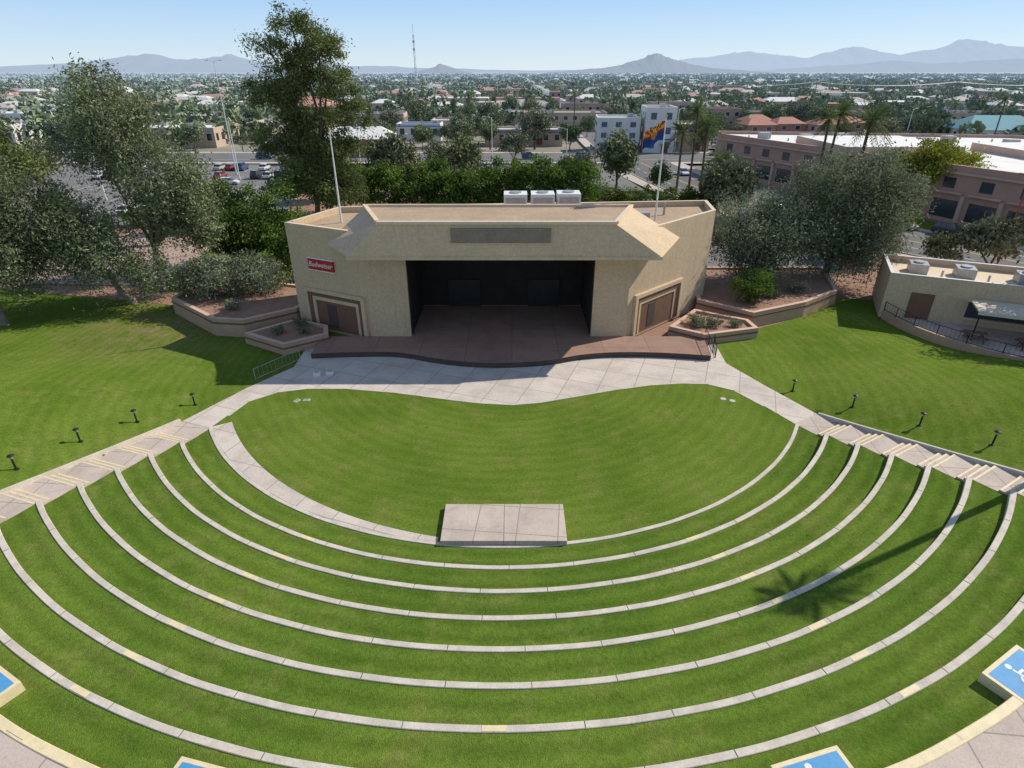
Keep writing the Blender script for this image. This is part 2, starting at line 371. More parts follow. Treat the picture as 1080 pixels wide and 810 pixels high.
def aisle(name,start,d,nout):
    mb=MB(); d=Vector(d).normalized(); nn=Vector(nout).normalized(); P0=Vector(start)
    def s_at(r):
        a,b_=-6,40
        for _ in range(50):
            m_=(a+b_)/2; q=P0+d*m_
            if math.hypot(q.x-CX,q.y-CY)<r: a=m_
            else: b_=m_
        return (a+b_)/2
    ev=[]
    for i in range(1,9):
        s0=s_at(R[i])-.45
        for k in range(3): ev.append((s0+k*.36,Z[i-1]+.4*(k+1)/3))
    prev=0; z=0.0
    for s,zn in ev+[(ev[-1][0]+.6,3.2)]:
        q=[P0+d*prev,P0+d*s,P0+d*s+nn*2.6,P0+d*prev+nn*2.6]
        mb.prism([(v.x,v.y) for v in q],-.4,z+.025,CONC2)
        if prev>0 and z>0:
            q=[P0+d*(prev+.02)+nn*.06,P0+d*(prev+.13)+nn*.06,P0+d*(prev+.13)+nn*2.54,P0+d*(prev+.02)+nn*2.54]
            mb.face([(v.x,v.y,z+.030) for v in q],CREAM)
        prev=s; z=zn
    L=prev; n=30; ls_=MB()
    for i in range(n):
        a,b_=L*i/n,L*(i+1)/n; pts=[]; zz=[]
        for s,o_ in ((a,2.6),(b_,2.6),(b_,2.76),(a,2.76)):
            v=P0+d*s+nn*o_; pts.append((v.x,v.y)); m_=P0+d*s+nn*2.7; zz.append(max(.04,h_out(m_.x,m_.y)+.03))
        ar=sum(pts[k][0]*pts[(k+1)%4][1]-pts[(k+1)%4][0]*pts[k][1] for k in range(4))
        if ar<0: pts=pts[::-1]; zz=zz[::-1]
        mb.prism(pts,-.3,zz,CURB)
        q=[]
        for s,o_,dz in ((a,2.755,0),(b_,2.755,0),(b_,3.7,-.035),(a,3.7,-.035)):
            v=P0+d*s+nn*o_; q.append((v.x,v.y,h_out(v.x,v.y)+dz))
        ls_.face(q,G_LAWN)
    ls_.build('lawn_edge_turf')
    return mb.build(name)
aisle('stepped_aisle',(-21,35.3),(-.364,-1),(-.94,.342))
aisle('stepped_aisle',(19.9,35.9),(.603,-1),(.856,.516))
top=[(-21,35.3),(-20.5,37.0),(-19.9,39.1),(-18.2,40.6),(-16,41.2),(-13,41.2),(-9,40.55),(-5,39.5),(-2.4,38.9),(0,38.65),(2,38.95),(4.5,39.8),(8,41.0),(11,41.8),(13.5,42.1),(15.5,42),(17.3,40.9),(18.7,38.4),(19.9,35.9)]
ap=MB(); ap.face([(x,y,.02) for x,y in top+[(22.1,37.2),(19.9,41.8),(18.2,45.7),(18.5,50),(-18.5,50),(-18.3,45),(-20.8,41.2),(-23.4,36.2)]],CONC)
ap.build('concrete_apron')
ed=MB()
for a,b_ in zip(top[1:],top[2:-1]): 
    d=Vector((b_[0]-a[0],b_[1]-a[1])); 
    ed.wallbox(a,b_,0,d.length,0,.028,0,.12,CURB)
ed.build('apron_edging')
# ------------------------------------------------------------------ stage and building
st=MB()
def cr(pts,n=6):
    out=[]; P=[Vector(q) for q in pts]
    for i in range(len(P)-1):
        a,b_,c_,d_=P[max(i-1,0)],P[i],P[i+1],P[min(i+2,len(P)-1)]
        for k in range(n):
            t_=k/n; out.append(tuple(.5*((2*b_)+(-a+c_)*t_+(2*a-5*b_+4*c_-d_)*t_**2+(-a+3*b_-3*c_+d_)*t_**3)))
    out.append(tuple(P[-1])); return out
fr=cr([(-17.3,46.6),(-14,46.9),(-10,46.9),(-6.5,45.7),(-3.5,44.95),(-.5,44.8),(3,45.3),(6,46.4),(9,46.9),(13,46.8),(17,46.2)])
st.prism(fr+[(17.6,50.39),(-17.3,50.39)],-.1,.5,RISER,STAGE)
st.box(-12.5,10.3,50.4,59,-.1,.498,RISER,STAGE)
st.build('stage_floor')
B=empty('bandshell_building')
w=MB()
LW0,LW1=(-20.5,54.3),(-12.7,50.4); RW0,RW1=(10.3,50.4),(20,59.7)
LP_=[LW1,(-9.2,50.4),(-9.2,62.4),(-17.4,61.4),LW0]; RP_=[(7.2,50.4),RW0,RW1,(20.6,64.8),(7.2,63.6)]
w.prism(LP_,0,9.4,STUC,ROOF); w.prism(RP_,0,9.4,STUC,ROOF)
w.prism([(-9.19,58.5),(7.19,58.5),(7.19,63.59),(-9.19,62.4)],0,9.4,STUC,ROOF)
w.box(-9.19,7.19,50.6,58.49,8.5,9.4,STUC,ROOF)
OUT=[LW0,LW1,(-9.2,50.4),(7.2,50.4),RW0,RW1,(20.6,64.8),(7.2,63.6),(-9.2,62.4),(-17.4,61.4)]
w.rim(OUT,.35,9.4,9.95,STUC,CAP)
w.build('walls',parent=B)
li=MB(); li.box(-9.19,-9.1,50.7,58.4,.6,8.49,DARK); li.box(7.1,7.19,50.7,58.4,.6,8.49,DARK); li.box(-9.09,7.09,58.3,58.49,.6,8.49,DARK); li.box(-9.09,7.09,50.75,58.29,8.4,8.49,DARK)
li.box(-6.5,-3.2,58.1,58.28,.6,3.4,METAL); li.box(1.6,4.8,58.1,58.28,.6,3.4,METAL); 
for x in (-8.2,-4,0,4.1): li.tube([(x,54,8.1),(x+2.2,54,8.1)],.07,METAL,6)
li.build('stage_interior',parent=B)
c=MB()
B1,B2,B3,B0=(-13.4,47.7,8.6),(12.2,47.7,8.6),(14.8,52.6,9.0),(-16.1,51.4,8.8); B4,B5=(13.2,55,9.0),(-15.2,55,9.0)
T1,T2,T3,T0=(-10.7,48.0,11.2),(8.3,48.0,11.2),(10.7,55,11.2),(-13.2,55,11.2)
for f in ([B1,B2,T2,T1],[B2,B3,T2],[B3,T3,T2],[B3,B4,T3],[B0,B1,T1],[B0,T1,T0],[B5,B0,T0],[B4,B5,T0,T3],[B0,B5,B4,B3,B2,B1]): c.face(f,STUC2)
c.face([T1,T2,T3,T0],ROOF)
c.build('canopy',parent=B)
c=MB()
c.box(-10.8,8.4,47.88,48.25,11.2,11.42,CAP); c.wallbox((8.4,48.0),(10.9,55),0.26,7.3,11.2,11.42,-.3,.05,CAP); c.wallbox((-13.4,55),(-10.8,48.0),0,7.1,11.2,11.42,-.3,.05,CAP); c.box(-13.2,10.7,54.8,55.05,11.2,11.42,CAP)
c.box(-13.45,12.25,47.63,47.9,8.38,8.64,STUC2)
c.box(-4.9,3.1,47.74,47.98,9.75,10.9,PANEL); c.box(-5.0,3.2,47.77,47.98,9.65,9.75,STUC2)
c.build('canopy_trim',parent=B)
c=MB()
for (p0,p1,L) in ((LW0,LW1,8.72),(RW0,RW1,13.43)):
    a,b_=(1.3,8.3) if L<10 else (.9,8.6)
    for k,(m_,dp) in enumerate(((STUC2,.30),(BROWN,.2),(STUC2,.12))):
        o_=k*.38
        c.wallbox(p0,p1,a+o_,a+o_+.36,.3,4.2-o_,.0,dp,m_); c.wallbox(p0,p1,b_-o_-.36,b_-o_,.3,4.2-o_,.0,dp,m_)
        c.wallbox(p0,p1,a+o_+.361,b_-o_-.361,3.85-o_,4.2-o_,.0,dp,m_)
    c.wallbox(p0,p1,a+1.15,b_-1.15,.3,3.05,0,.05,BROWN)
    c.wallbox(p0,p1,a+2.4,a+3.5,.6,2.8,.05,.09,RISER)
c.build('wing_poster_frames',parent=B)
c=MB()
for x0,y0 in ((-.8,60.2),(1.9,60.3),(4.5,60.6)):
    c.box(x0,x0+2.3,y0,y0+2.2,9.5,11.3,WHITE); c.box(x0+.2,x0+2.1,y0-.05,y0,9.8,11.0,GALV); c.tube([(x0+1.15,y0+1.1,11.3),(x0+1.15,y0+1.1,11.42)],.6,GALV,12)
c.box(-6,-4.8,59,60,9.4,10.1,GALV); c.box(12,13.2,58,59,9.4,10.0,GALV); c.tube([(15,60,9.4),(15,60,10.6)],.12,GALV)
c.build('rooftop_hvac_units',parent=B)
sg=empty('wall_sign'); s=MB(); s.wallbox(LW0,LW1,2.3,5.2,6.05,7.05,.02,.22,RED); s.wallbox(LW0,LW1,2.22,5.28,5.97,6.05,.02,.24,WHITE); s.wallbox(LW0,LW1,2.22,5.28,7.05,7.13,.02,.24,WHITE); s.build('sign_board',parent=sg)
tc=bpy.data.curves.new('sign_lettering','FONT'); tc.body='Budweiser'; tc.size=.66; tc.extrude=.02; tc.align_x='CENTER'; tc.align_y='CENTER'; tc.shear=.3
to=bpy.data.objects.new('sign_lettering',tc); COL.objects.link(to); tc.materials.append(WHITE)
dd=Vector((7.8,-3.9,0)).normalized(); nn=Vector((dd.y,-dd.x,0)); q=Vector((LW0[0],LW0[1],6.55))+dd*3.75+nn*.25
to.location=q; to.rotation_euler=(math.radians(90),0,math.atan2(dd.y,dd.x)); to.parent=sg
def planter(poly,h,z0=0):
    p=MB(); inn=p.rim(poly,.4,z0-.3,z0+h,PLW,PLC)
    p.face([(x,y,z0+h-.22) for x,y in inn],SOIL)
    cx=sum(q[0] for q in poly)/len(poly); cy=sum(q[1] for q in poly)/len(poly)
    big=[(cx+(x-cx)*1.012,cy+(y-cy)*1.012) for x,y in poly]; p.rim(big,.3,z0+h-.5,z0+h-.36,BROWN)
    return p.build('stone_planter')
planter([(-24.3,50.0),(-19.9,47.4),(-16.6,49.8),(-17.2,51.9),(-20.7,53.6)],1.0)
planter([(-34.5,57.5),(-27.8,51.8),(-24.8,51.4),(-20.9,54.5),(-18.6,60.5),(-34,65)],1.7)
planter([(14.6,51.6),(17.4,49.6),(22.8,51.2),(22.6,53.4),(18.2,56.2)],1.0)
planter([(18.8,57.6),(23.2,53.8),(29.5,56.8),(34.5,60.5),(37,69),(21,69)],1.5)
sh=tree_mesh('low_shrub',[(0,0,.45,.8,.8,.4)],.04,14,60,.09,.3,LO,5,branches=6)
for x,y,z in ((-21.5,50.5,.8),(-19,50.2,.8),(-20,52,.8),(-27,55,1.5),(19,52.3,.8),(21,52.2,.8),(17,52.3,.8),(27,59,1.3),(30,60,1.3),(-31,58.5,1.5)):
    inst('low_shrub',sh,(x,y,z),random.random()*6,random.uniform(.7,1.3))
# ------------------------------------------------------------------ small furniture
b=MB(); b.tube([(0,0,0),(0,0,.08)],.16,METAL,12); b.tube([(0,0,.08),(0,0,.85)],.06,METAL,10); b.tube([(0,0,.85),(0,0,.92),(0,0,1.02)],[.1,.1,.1],GALV,12); b.tube([(0,0,1.02),(0,0,1.07),(0,0,1.14)],[.2,.18,.05],METAL,14)
bm_=b.mesh('bollard_light')
for x,y in ((-28.2,27.8),(-27.2,31.6),(-25.7,35.0),(-23.6,38.6),(21.8,40.8),(24.6,37.4),(26.9,33.6),(29.0,30.2)):
    inst('bollard_light',bm_,(x,y,h_lawn(x,y)-.02),0,.92)
def railing(name,pts,h=1.0,bars=True,mat=METAL,r=.03,gap=.35):
    m=MB()
    for a,b_ in zip(pts,pts[1:]):
        A=Vector(a);Bv=Vector(b_); L=(Bv-A).length; n=max(1,int(L/1.8))
        for zz in (h,h*.12): m.tube([A+Vector((0,0,zz)),Bv+Vector((0,0,zz))],r,mat,6)
        for i in range(n+1):
            q=A.lerp(Bv,i/n); m.tube([q,q+Vector((0,0,h+.03))],r*1.2,mat,6)
        if bars:
            k=int(L/gap)
            for i in range(1,k): q=A.lerp(Bv,i/k); m.tube([q+Vector((0,0,h*.12)),q+Vector((0,0,h))],r*.45,mat,4)
    return m.build(name)
railing('metal_handrail',[(-20.6,42.6,0),(-19.3,44.6,0),(-18.2,46.4,0)],1,True,GALV,.022)
railing('metal_handrail',[(17.6,46.8,0),(18.3,49.6,0)]); railing('metal_handrail',[(17.2,46.6,.5),(17.6,50.2,.5)],.9)
v=MB(); v.box(-.22,.22,-.15,.15,0,.03,CURB); v.box(-.17,.17,-.1,.1,.03,.04,GALV); vm=v.mesh('valve_box_cover')
for x,y in ((-16.2,39.2),(-15.5,39.3)): inst('valve_box_cover',vm,(x,y,0.0),random.random(),1.1)
v=MB(); v.tube([(0,0,0),(0,0,.02)],.24,GALV,20); v.tube([(0,0,.02),(0,0,.03)],.19,CURB,20); vm=v.mesh('manhole_cover')
for x,y in ((16.6,39.2),(16.0,39.5)): inst('manhole_cover',vm,(x,y,0),random.random())
v=MB(); v.box(-.35,.35,-.22,.22,0,.35,WHITE); v.box(-.2,.2,-.1,.1,.35,.42,GALV); vm=v.mesh('power_distribution_box')
inst('power_distribution_box',vm,(-15.9,43.4,.02),.3,.8); inst('power_distribution_box',vm,(-14.9,43.6,.02),.1,.8)
def pad(th):
    th=math.radians(th); e=empty('wheelchair_seating_pad',pol(38.35,th)+(0,),th)
    m=MB(); m.box(-1.2,1.2,-.83,.85,2.6,3.255,CREAM); m.box(-1.06,1.06,-.82,.71,3.255,3.261,BLUE); m.build('slab',parent=e)
    s=MB(); zc=[3.266]
    def stroke(pts,w=.085):
        for a,b_ in zip(pts,pts[1:]):
            A=Vector(a);Bv=Vector(b_); d=(Bv-A).normalized(); n=Vector((-d.y,d.x))*w/2; d=d*.02
            s.face([tuple(A-d-n)+(zc[0],),tuple(Bv+d-n)+(zc[0],),tuple(Bv+d+n)+(zc[0],),tuple(A-d+n)+(zc[0],)],WHITE); zc[0]+=.0012
    s.face([(-.12+.11*math.cos(a*.5236),.52+.11*math.sin(a*.5236),3.266) for a in range(12)],WHITE)
    stroke([(-.12,.36),(-.08,-.02),(.22,-.02),(.36,-.42),(.5,-.38)]); stroke([(-.1,.2),(.18,.2)])
    stroke([(-.02+.36*math.cos(math.radians(a)),-.24+.36*math.sin(math.radians(a))) for a in range(120,350,23)],.07)
    s.build('wheelchair_symbol',parent=e)
for th in (-27.8,-13.0,14.9,29.0): pad(th)
def flagpole(x,y,z0,h,flag):
    e=empty('flagpole',(x,y,z0)); m=MB(); m.tube([(0,0,0),(0,0,h*.5),(0,0,h)],[.1,.075,.045],WHITE,10); m.tube([(0,0,h),(0,0,h+.12),(0,0,h+.2)],[.08,.1,.03],YEL,10); m.build('pole',parent=e)
    if flag:
        fm=MB(); red=M('flag_red',(.5,.03,.04)); ye=M('flag_yellow',(.75,.5,.06)); bl=M('flag_blue',(.02,.06,.25)); co=M('flag_copper',(.5,.2,.06))
        W_,H_=2.2,1.5
        def fp(u,v): return (-u*W_*.84,.22*math.sin(u*9+v*1.5)*(.3+u),h-.3-H_+v*H_-1.0*u**1.3+.08*math.sin(u*8))
        n=16
        for i in range(n):
            for j in range(10):
                u0,u1,v0,v1=i/n,(i+1)/n,j/10,(j+1)/10
                uc,vc=(u0+u1)/2,(v0+v1)/2; dx,dy=(uc-.5)*1.48,vc-.5
                ang=math.atan2(dy,dx); rr=math.hypot(dx,dy)
                if rr<.2: mt_=co
                elif dy<0: mt_=bl
                else: mt_=red if int(ang/math.pi*13)%2==0 else ye
                fm.face([fp(u0,v0),fp(u1,v0),fp(u1,v1),fp(u0,v1)],mt_)
        fm.build('state_flag',parent=e)
flagpole(13.6,57.5,9.4,9.0,True); flagpole(-16.0,56.6,9.4,8.0,False)
# ------------------------------------------------------------------ right concession building and patio
cb=empty('concession_building',(37,56.6,0),math.radians(-24)); m=MB()
m.box(0,24,0,7.5,0,3.9,STUC,ROOF); m.rim([(0,0),(24,0),(24,7.5),(0,7.5)],.3,3.9,4.6,STUC,WHITE)
m.box(.3,23.7,.3,7.2,3.9,3.93,CAP); m.build('walls',parent=cb)
m=MB(); m.box(2.2,4.2,-.04,0,.25,2.9,BROWN); m.box(7,15,-.04,0,1.1,2.6,GLASS); m.box(6.8,15.2,-.35,-.04,2.7,2.85,CAP); m.box(6.8,15.2,-.3,-.04,.95,1.05,CAP); m.build('doors_and_counter',parent=cb)
m=MB(); 
for x in (2,6,11,16): m.box(x,x+1.6,3,4.8,3.95,4.9,GALV); m.tube([(x+.8,3.9,4.9),(x+.8,3.9,5.05)],.5,GALV,10)
for x in (4.6,8.4,13.8): m.tube([(x,2,3.9),(x,2,4.8)],.1,GALV)
m.build('rooftop_units',parent=cb)
pa=MB(); edge=cr([(37.2,56.3),(37.6,53),(39.0,49.5),(41.6,46),(45.5,43),(51,40.6),(60,38.5)],5)
pa.prism(edge+[(66,52),(56,50),(40,57)],-.2,.3,PLW,CONC2); pa.build('patio')
pw=MB()
for a,b_ in zip(edge,edge[1:]): pw.wallbox(a,b_,0,math.hypot(b_[0]-a[0],b_[1]-a[1]),-.2,.75,-.3,0.02,PLW)
pw.build('patio_retaining_wall')
railing('patio_railing',[(a[0]+.1,a[1]+.1,.75) for a in edge[::3]],.9)
aw=MB(); aw.box(0,12,-3.6,0,2.95,3.1,BEIGE); aw.box(-.05,12.05,-3.65,-3.6,2.8,3.12,BEIGE)
for x in (.2,4,8,11.8): aw.tube([(x,-3.4,0.3),(x,-3.4,2.95)],.06,METAL,8)
aw.build('shade_awning',(43.0,53.2,0),math.radians(-24))
tb=MB(); tb.box(-.9,.9,-.4,.4,.72,.78,BROWN); tb.box(-.9,.9,-.95,-.65,.42,.47,BROWN); tb.box(-.9,.9,.65,.95,.42,.47,BROWN)
for x in (-.6,.6): tb.tube([(x,-.8,0),(x,0,.72)],.03,METAL,6); tb.tube([(x,.8,0),(x,0,.72)],.03,METAL,6); tb.tube([(x,-.8,.42),(x,.8,.42)],.03,METAL,6)
tbm=tb.mesh('picnic_table')
for x,y in ((42,50),(45.5,48),(49,46.5)): inst('picnic_table',tbm,(x,y,.3),-.4)
railing('perimeter_fence',[(34.5,66,0),(38,67.5,0),(41,66.5,0),(44,64.5,0)],2.0,True,GALV,.03,.3)
railing('perimeter_fence',[(-62,68,0),(-50,66.5,0),(-38,66,0),(-30,68,0),(-20,72,0)],1.8,True,GALV,.03,.4)
# ------------------------------------------------------------------ pavements, roads
def poly_sheet(name,pts,z,mat):
    m=MB(); m.face([(x,y,z) for x,y in pts],mat); return m.build(name)
poly_sheet('park_ground',[(-140,50),(80,50),(80,110),(20,128),(-140,128)],-.10,SOIL)
poly_sheet('plaza_pavement',[(-100,73),(-62,67.5),(-42,66.5),(-42,84),(-54,92),(-100,92)],-.02,PLAZA)
poly_sheet('park_grass',[(-42,64.5),(-20,64),(-22,95),(-42,96)],-.03,G_LAWN)
poly_sheet('service_yard_pavement',[(-20,66),(22,68),(40,72),(48,82),(30,125),(-22,95)],-.06,ASPL)
def strip(name,path,w,z,mat,off=0,dash=None):
    m=MB(); P=[Vector(p) for p in path]
    N=[]
    for i in range(len(P)):
        d=(P[min(i+1,len(P)-1)]-P[max(i-1,0)]).normalized(); N.append(Vector((-d.y,d.x)))
    for i in range(len(P)-1):
        if dash and i%dash: continue
        a,b_=P[i]+N[i]*off,P[i+1]+N[i+1]*off
        m.face([tuple(a-N[i]*w/2)+(z,),tuple(a+N[i]*w/2)+(z,),tuple(b_+N[i+1]*w/2)+(z,),tuple(b_-N[i+1]*w/2)+(z,)][::-1],mat)
    return m.build(name)
road=cr([(92,30),(78,56),(66,76),(54,94),(44,116),(38,142),(35,172)],12)
NS=road+[(35,y) for y in range(185,1400,12)]
strip('side_street',NS,22,-.04,SIDE); strip('side_street_asphalt',NS,15.5,-.02,ASPH)
strip('lane_marking',road,.15,-.012,YEL,.15); strip('lane_marking',road,.15,-.012,YEL,-.15)
strip('lane_marking',road,.15,-.012,WHITE,3.8,2); strip('lane_marking',road,.15,-.012,WHITE,-3.8,2)
for o_ in (7.85,-7.85):
    k=MB()
    for a,b_ in zip(road[:-8],road[1:-8]):
        d=(Vector(b_)-Vector(a)); n=Vector((-d.y,d.x)).normalized()*o_
        k.wallbox((a[0]+n.x,a[1]+n.y),(b_[0]+n.x,b_[1]+n.y),0,d.length*1.01,-.05,.11,-.09,.09,CURB)
    k.build('road_kerb')
EW=[(x,183) for x in range(-420,421,12)]
strip('main_street',EW,26,-.035,SIDE); strip('main_street_asphalt',EW,20,-.010,ASPH); strip('lane_marking',EW,.2,-.004,YEL,.2); strip('lane_marking',EW,.2,-.004,WHITE,5,2); strip('lane_marking',EW,.2,-.004,WHITE,-5,2)
for Y in (335,520,760): strip('distant_street',[(x,Y) for x in range(-900,901,60)],16,-.03,ASPH)
for X in (-150,210): strip('distant_street',[(X,y) for y in range(200,1400,60)],14,-.025,ASPH)
poly_sheet('parking_lot',[(-150,168),(-52,168),(-38,98),(-95,96)],-.03,ASPL)
poly_sheet('parking_lot',[(-30,168),(24,168),(28,128),(-20,128)],-.03,ASPL)
poly_sheet('parking_lot',[(60,205),(150,205),(150,245),(60,245)],-.03,ASPL)
ml=MB()
for row in range(5):
    y=106+row*13
    for i in range(17):
        x=-88+i*2.8-row*3; ml.box(x-.05,x+.05,y-2.4,y+2.4,-.028,-.024,WHITE)
for i in range(14): ml.box(-22+i*2.9,-21.9+i*2.9,150,155,-.028,-.024,WHITE)
ml.build('parking_stall_lines')
poly_sheet('verge_grass',[(56,108),(72,84),(77,86),(63,112)],-.0,G_LAWN)
# ------------------------------------------------------------------ cars
def car_mesh(name,paint,suv=False):
    m=MB(); h=.18 if suv else 0; 
    def ring(x,hw,z0,z1): return [(x,-hw*.92,z0),(x,-hw,z0+.2),(x,-hw,z1-.15),(x,-hw*.88,z1),(x,hw*.88,z1),(x,hw,z1-.15),(x,hw,z0+.2),(x,hw*.92,z0)]
    m.loft([ring(-2.25,.75,.4,.8+h),ring(-2.1,.86,.3,.95+h),ring(-1.2,.9,.25,1.0+h),ring(.8,.9,.25,.98+h),ring(1.7,.88,.28,.85+h),ring(2.15,.82,.32,.72+h),ring(2.28,.68,.4,.62+h)],paint)
    zt=1.48+h*1.8; xb=-2.0 if suv else -1.7
    b=[(xb,-.8,.96+h),(1.15,-.8,.96+h),(1.15,.8,.96+h),(xb,.8,.96+h)]; t_=[(xb+.35,-.62,zt),(.35,-.62,zt),(.35,.62,zt),(xb+.35,.62,zt)]
    for i in range(4): j=(i+1)%4; m.face([b[i],b[j],t_[j],t_[i]],GLASS)
    m.loft([[(x,-.64,zt-.0),(x,-.58,zt+.06),(x,.58,zt+.06),(x,.64,zt)] for x in (xb+.3,xb+.6,.1,.4)],paint)
    for px in (xb+.95,-.25): 
        for sy in (-1,1): m.tube([(px,sy*.81,.96+h),(px+(.0),sy*.635,zt)],.035,paint,5)
    for x in (-1.35,1.4):
        for y in (-.82,.82): m.tube([(x,y-.12,.34),(x,y+.12,.34)],.34,TIRE,14); m.tube([(x,y-.13,.34),(x,y+.13,.34)],.19,GALV,10)
    m.box(2.2,2.3,-.62,-.35,.55+h,.68+h,WHITE); m.box(2.2,2.3,.35,.62,.55+h,.68+h,WHITE); m.box(-2.28,-2.2,-.7,-.45,.65+h,.8+h,RED); m.box(-2.28,-2.2,.45,.7,.65+h,.8+h,RED)
    return m.mesh(name)
cars=[car_mesh('parked_car',M('car_paint_%d'%i,c,c,3,.25,coat=.6),i%3==1) for i,c in enumerate([(.7,.7,.7),(.03,.03,.035),(.35,.36,.38),(.3,.03,.03),(.04,.08,.2),(.5,.46,.38)])]
def car(x,y,r,k=None): inst('parked_car',cars[k if k is not None else random.choice([0,0,0,1,2,2,3,4,5])],(x,y,-.02),r)
car(61.5,95,math.radians(-60),2); car(66.0,90.5,math.radians(-60),1); car(-62,136,.1,0)
for row in range(5):
    for i in range(16):
        if random.random()<(.18 if row<3 else .5): car(-86.6+i*2.8-row*3,106+row*13,math.pi/2,None)
for i in range(13):
    if random.random()<.5: car(-20.4+i*2.9,152.4,math.pi/2)
for x,y,r in ((-70,179,0),(-20,187,3.14),(5,179,0),(60,187,3.14),(-110,187,3.14),(41,150,-1.5),(47,112,-1.1),(80,64,-1.0),(33,215,1.57),(20,179,0),(100,187,3.1)): car(x,y,r)
for i in range(24):
    if random.random()<.6: car(64+i*3.4,222,1.57)
# ------------------------------------------------------------------ street lamps, poles
def lamp(name,x,y,h,mat=GALV,arm=2.2,rot=0,two=False):
    m=MB(); m.tube([(0,0,0),(0,0,.5)],.22,CURB,10); m.tube([(0,0,.5),(0,0,h*.6),(0,0,h)],[.13,.1,.07],mat,8)
    for s in ((1,-1) if two else (1,)):
        m.tube([(0,0,h-.3),(s*arm*.5,0,h+.1),(s*arm,0,h+.15)],.05,mat,6)
        m.loft([[(s*arm+a,-.15,h+.05),(s*arm+a,.15,h+.05),(s*arm+a,.12,h+.22),(s*arm+a,-.12,h+.22)] for a in (-.35,.35)],mat)
    return m.build(name,(x,y,0),rot)
lamp('street_lamp',61.5,74,11,RUST,.9,2.2,True); lamp('street_lamp',18,137,7,RUST,.8,0,True)
for x,y,h in ((-78,118,13),(-62,142,13),(-95,150,13),(-36,150,12),(-5,160,12),(12,140,11),(72,122,10),(-120,195,12),(-45,195,12),(50,196,12),(120,196,12),(49,205,11)): lamp('street_lamp',x,y,h,WHITE,2,random.random()*3)
lamp('stadium_light_pole',-66,150,24,WHITE,1.4,.2,True)
mt=MB(); 
for k in range(3):
    a=k*2.094; mt.tube([(.5*math.cos(a),.5*math.sin(a),0),(.28*math.cos(a),.28*math.sin(a),36)],.07,GALV,5)
for i in range(36):
    a=i*2.094; mt.tube([(.48*math.cos(a),.48*math.sin(a),i),(.48*math.cos(a+2.094),.48*math.sin(a+2.094),i+1)],.045,GALV,4)
mt.tube([(0,0,35),(0,0,40)],.08,GALV,5)
for z in (30,33): mt.box(-.5,.5,-.2,.2,z,z+.9,WHITE)
mt.build('radio_mast',(-43,300,0))
pl=empty('power_line')
wr=MB(); poles=[(-60+i*62,258+i*6) for i in range(8)]
for x,y in poles: wr.tube([(x,y,0),(x,y,19)],[.22,.14],BARKL,7); wr.box(x-.1,x+.1,y-1.6,y+1.6,17.6,17.85,BARKL); wr.box(x-.1,x+.1,y-1.4,y+1.4,16,16.2,BARKL)
for (xa,ya),(xb,yb_) in zip(poles,poles[1:]):
    for dy in (-1.5,0,1.5):
        wr.tube([(xa+(xb-xa)*k/8,ya+(yb_-ya)*k/8+dy,18-1.4*4*(k/8)*(1-k/8)) for k in range(9)],.05,GALV,4)
wr.build('poles_and_wires',parent=pl)
